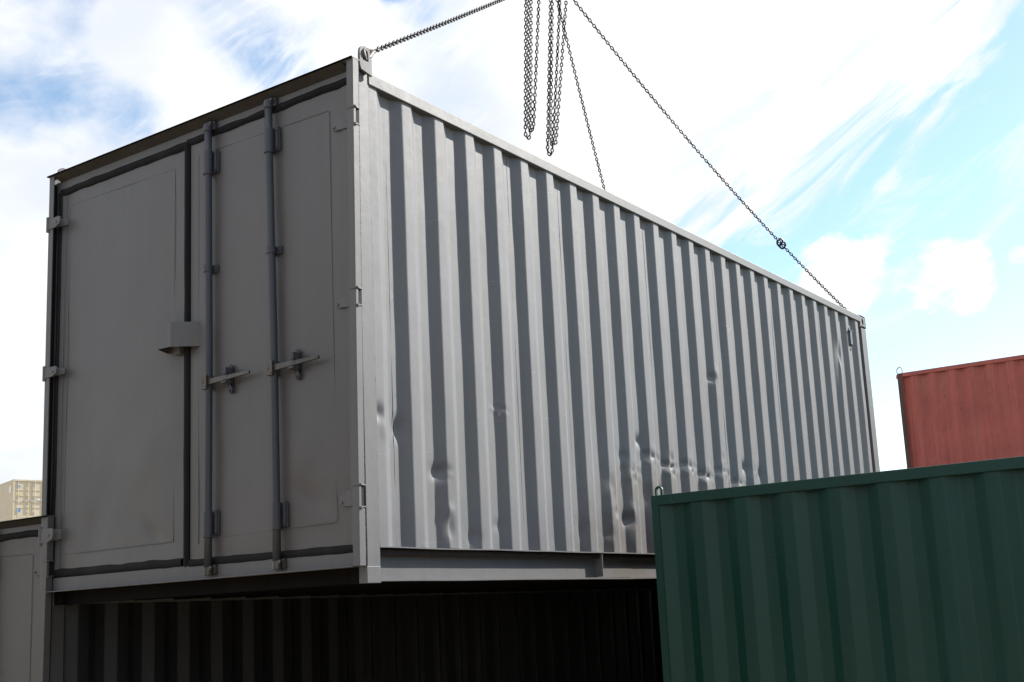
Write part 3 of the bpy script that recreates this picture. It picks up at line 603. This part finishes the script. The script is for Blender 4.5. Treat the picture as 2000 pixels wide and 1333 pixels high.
def beige_container(z, label):
    root = empty('shipping_container', (0, 0, 0), 0); m = M['beige']; WW, H, L = 2.438, 2.591, 12.19
    build('body', MB().box(.08, L, .02, WW - .02, .02, H - .02), m, root)
    pn = corrugated(.18, L - .16, .16, H - .08, WW - .004, 1, .3); build('side_panel', pn, m, root)
    pn = corrugated(.18, L - .16, .16, H - .08, .004, -1, .3); build('side_panel', pn, m, root)
    fr = MB()
    for y0, y1 in ((0, .10), (WW - .10, WW)): fr.box(-.02, .18, y0, y1, 0, H).box(L - .16, L, y0, y1, 0, H); fr.box(.18, L - .16, y0, y1, 0, .16).box(.18, L - .16, y0, y1, H - .09, H - .01)
    fr.box(-.02, .10, .10, WW - .10, H - .13, H - .01).box(-.02, .10, .10, WW - .10, 0, .15)
    build('frame', fr, m, root, bevel=.004)
    cs = MB()
    for y in (-.006, WW - .172):
        for z_ in (0, H - .118): cs.box(-.026, .152, y, y + .178, z_ - .001, z_ + .119); cs.box(L - .152, L + .006, y, y + .178, z_ - .001, z_ + .119)
    build('corner_casting', cs, m, root)
    for d in (0, 1):
        y0, y1 = (.12, 1.212) if not d else (1.226, WW - .12); dm = MB(); dm.box(.03, .07, y0, y1, .17, H - .15)
        for zc in (.62, 1.02, 1.42, 1.80):                                    # horizontal pressed ribs between the rods
            for ya, yb in ((y0 + .06, y0 + .44), (y0 + .52, y1 - .06)):
                dm.hexa([(.028, ya, zc - .05), (.03, yb, zc - .05), (.03, yb, zc - .05), (.03, ya, zc - .05), (-.005, ya, zc + .05), (.0, yb, zc + .05), (.03, yb, zc + .055), (.03, ya, zc + .055)])
        for ya in (y0, y1 - .05): dm.box(.012, .03, ya, ya + .05, .17, H - .15)
        dr = build('door', dm, m, root)
        for yr in (y0 + .22, y1 - .20):
            rm = MB().cyl((-.012, yr, .06), (-.012, yr, H - .05), .02, 8)
            for z_ in (.3, 1.3, 2.2): rm.box(-.03, .03, yr - .05, yr + .05, z_, z_ + .08)
            build('lock_rod', rm, M['galv'] if yr > y0 + .3 else m, root)
            build('lock_handle', MB().box(-.045, -.03, yr - .04, yr + .42, 1.13, 1.16).box(-.04, .02, yr + .2, yr + .26, 1.08, 1.2), M['galv'], root)
    build('door_seal', MB().box(.01, .05, 1.212, 1.226, .16, H - .14), M['rubber'], root)
    for (y, z_, sx, sz, mm) in ((2.05, 2.05, .14, .12, 'blue_mark'), (2.00, 1.53, .13, .10, 'yellow_mark'), (2.02, .36, .14, .26, 'blue_mark'), (.75, 1.2, .2, .08, 'white_mark')):
        build('sticker', MB().box(.004, .012, y - sx / 2, y + sx / 2, z_, z_ + sz), M[mm], root)
    build('sticker', MB().box(.42, .95, WW + .004, WW + .008, 1.75, 2.2), M['white_mark'], root)
    # local x = into the box, y = across; near corner of the stack
    root.rotation_euler = (0, 0, R(74)); root.location = (43.58 + 2.438 * .961, 70.96 - 2.438 * .276, z)
    tag(root, label, 'shipping container'); return root
b0 = beige_container(10.437 - 2.591, 'pale beige container on top of a distant stack at the left edge')
for i, t_ in enumerate(('second container from the top of the distant beige stack', 'middle container of the distant beige stack', 'fourth container from the top of the distant beige stack', 'bottom container of the distant beige stack')):
    c = b0.copy(); COL.objects.link(c); c.location.z -= (i + 1) * 2.591; c['label'] = t_
    for ch in b0.children:
        d = ch.copy(); COL.objects.link(d); d.parent = c

# ------------------------------------------------------------------ chains
PITCH, WR, WID = .0315, .0054, .0315
def resample(pts, step):
    pts = [Vector(p) for p in pts]; out = [pts[0]]; cur = pts[0]; i = 1
    while i < len(pts):
        d = (pts[i] - cur).length
        if d >= step: cur = cur + (pts[i] - cur) * (step / d); out.append(cur)
        else: i += 1
    return out
def chain_mesh(m, pts, phase=.4, twist=0.0, seed=0, jit=.1):
    q = resample(pts, PITCH); rnd = random.Random(seed); a = phase
    for i in range(len(q) - 1):
        c = (q[i] + q[i + 1]) / 2; t = (q[i + 1] - q[i]).normalized()
        ref = t.cross(Vector((.78, .50, .37)))                               # first link of each chain lies broadside to the yard
        u = (ref - t * ref.dot(t)).normalized(); v = t.cross(u); ang = phase + (i % 2) * math.pi / 2 + twist * i + rnd.uniform(-jit, jit)
        m.link(c, t, u * math.cos(ang) + v * math.sin(ang), PITCH, WR, WID)
    return q
def sag(a, b, s, n=40):
    a = Vector(a); b = Vector(b); return [a.lerp(b, i / n) - Vector((0, 0, s * 4 * (i / n) * (1 - i / n))) for i in range(n + 1)]
HK = Vector((3.985, 1.219, 5.215))
def hook_part(root, p, d, L=.17, mat='chain_rusty'):
    """forged sling hook: tapered shank and eye"""
    p = Vector(p); d = Vector(d).normalized(); up = Vector((0, 0, 1)); u = (up - d * up.dot(d)).normalized(); s = d.cross(u)
    m = MB(); pts = []; rr = []
    for i in range(11):                                                       # bowl of the hook
        a = math.pi * 1.25 * i / 10; pts.append(p + d * (.030 - .034 * math.sin(a) * 1.0) + u * (-.028 * math.cos(a)) * (1 if i < 8 else 1)); rr.append(.006 + .007 * math.sin(min(math.pi, a)))
    m.tube(pts, rr, 10)
    m.tube([p + d * .02 + u * -.026, p + d * .07 - u * .016, p + d * .12 - u * .004, p + d * L], [.010, .015, .013, .009], 10)
    m.tube([p + d * .03 + u * .024, p + d * .09 + u * .018, p + d * .13 + u * .008], [.008, .008, .006], 8)
    for sg in (-1, 1): m.tube([p + d * (L - .025) + s * .010 * sg, p + d * (L + .012) + s * .014 * sg], [.007, .007], 8)
    m.tube([p + d * (L + .004) - s * .021, p + d * (L + .004) + s * .021], .005, 8)
    return build('sling_hook', m, M[mat], root, smooth=True)
def ring_part(root, c, t, n, scale=1.0):
    """coupling link: two half-links joined by a pin"""
    m = MB(); c = Vector(c); t = Vector(t).normalized(); n = Vector(n); n = (n - t * n.dot(t)).normalized()
    r = .0075 * scale; hw = .026 * scale; st = .018 * scale; pts = []
    for i in range(9): a = -math.pi / 2 + math.pi * i / 8; pts.append(c + t * (st + hw * math.cos(a)) + n * (hw * math.sin(a)))
    for i in range(9): a = math.pi / 2 + math.pi * i / 8; pts.append(c + t * (-st + hw * math.cos(a)) + n * (hw * math.sin(a)))
    m.tube(pts, r, 8, closed=True); m.tube([c - n * hw * 1.15, c + n * hw * 1.15], r * 1.15, 8)
    return build('coupling_link', m, M['chain'], root, smooth=True)
def chain(name, pts_list, label, phases=(.4,), **kw):
    root = empty(name, tuple(pts_list[0][0])); inv = Vector(pts_list[0][0]); m = MB()
    for i, pts in enumerate(pts_list): chain_mesh(m, [Vector(p) - inv for p in pts], phases[i % len(phases)], seed=i + 3, **kw)
    build('chain_links', m, M['chain'], root, smooth=True); tag(root, label, 'chain'); return root, inv
A1 = Vector((.096, -.024, 2.655)); d1 = (HK - A1).normalized(); A1b = A1 + d1 * .20
r1, o1 = chain('lifting_chain', [sag(A1b, HK, .008)], 'taut lifting chain hooked to the near corner of the hanging container', (.78,))
hook_part(r1, A1 - o1 - d1 * .01, d1, .19)
A2 = Vector((7.50, .085, 2.60)); pts2 = sag(A2, HK + Vector((.02, -.01, 0)), .13)
r2_, o2 = chain('lifting_chain', [pts2], 'long lifting chain running down to the far right corner, with a coupling ring part-way', (.15,))
# coupling ring about a quarter of the way up
t2 = .285; i2 = int(t2 * 40); c2 = Vector(pts2[i2]) - o2; ring_part(r2_, c2, Vector(pts2[i2 + 1]) - Vector(pts2[i2]), (.3, -.5, .8), 1.25)
A3 = Vector((7.44, 2.40, 2.60)); r3, o3 = chain('lifting_chain', [sag(A3, HK + Vector((0, .02, -.02)), .12)], 'lifting chain that drops behind the roof edge to the hidden far corner', (.1,))
def px_plane(): pass
def U(a, b, low, n=16):
    """narrow hanging loop a -> low -> b"""
    a = Vector(a); b = Vector(b); low = Vector(low); w_ = max((a - b).length * .5, .02); pts = []
    lo1 = low + (a - b) * .0; 
    pa = low + Vector((a.x - b.x, a.y - b.y, 0)).normalized() * .022 + Vector((0, 0, .05)); pb = low - Vector((a.x - b.x, a.y - b.y, 0)).normalized() * .022 + Vector((0, 0, .05))
    for i in range(n): pts.append(a.lerp(pa, i / n))
    for i in range(7):
        g = math.pi * i / 6; c = (pa + pb) / 2; pts.append(c + (pa - c) * math.cos(g) + Vector((0, 0, -.045)) * math.sin(g))
    for i in range(1, n + 1): pts.append(pb.lerp(b, i / n))
    return pts
top1 = Vector((3.69, 1.219, 5.25))
B1L = Vector((3.478, 1.219, 3.60))
rt = Vector((.57, -.82, 0))                    # horizontal, to the right of the picture
T = lambda c, r, z: Vector((c.x, c.y, z)) + rt * r
cB1 = Vector((3.50, 1.219, 0)); 
rb1, _ = chain('slack_chain', [U(T(cB1, .055, 5.22), T(cB1, .155, 5.20), B1L + rt * .010 + Vector((0, 0, .03))), U(T(cB1, .045, 5.22) + Vector((.02, .03, 0)), T(cB1, .088, 5.21) + Vector((.02, .03, 0)), B1L + rt * -.002 + Vector((.02, .03, -.02)))],
               'left bundle of slack chain loops dangling over the container roof', (.12, -.1, .05), twist=.0008)
cB2 = Vector((3.78, 1.219, 0)); B2L = Vector((3.767, 1.219, 3.545))
rb2, _ = chain('slack_chain', [U(T(cB2, .085, 5.18), T(cB2, .16, 5.05), B2L + Vector((0, 0, -.03))), U(T(cB2, .11, 5.16) + Vector((.02, .03, 0)), T(cB2, .215, 4.93) + Vector((.02, .03, 0)), B2L + rt * .045 + Vector((.02, .03, .06)))],
               'right bundle of slack chain loops, hanging lower beside the taut chains', (.2, -.1, .35), twist=.001)
mr = MB(); mr.tube([HK + Vector((0, 0, .09)) + Vector((.09 * math.cos(a) * .8, -.05 * math.cos(a), .11 * math.sin(a))) for a in [2 * math.pi * i / 20 for i in range(20)]], .013, 10, closed=True)
tag(build('master_ring', mr, M['chain'], smooth=True), 'steel ring above the frame that gathers the lifting chains', 'ring')
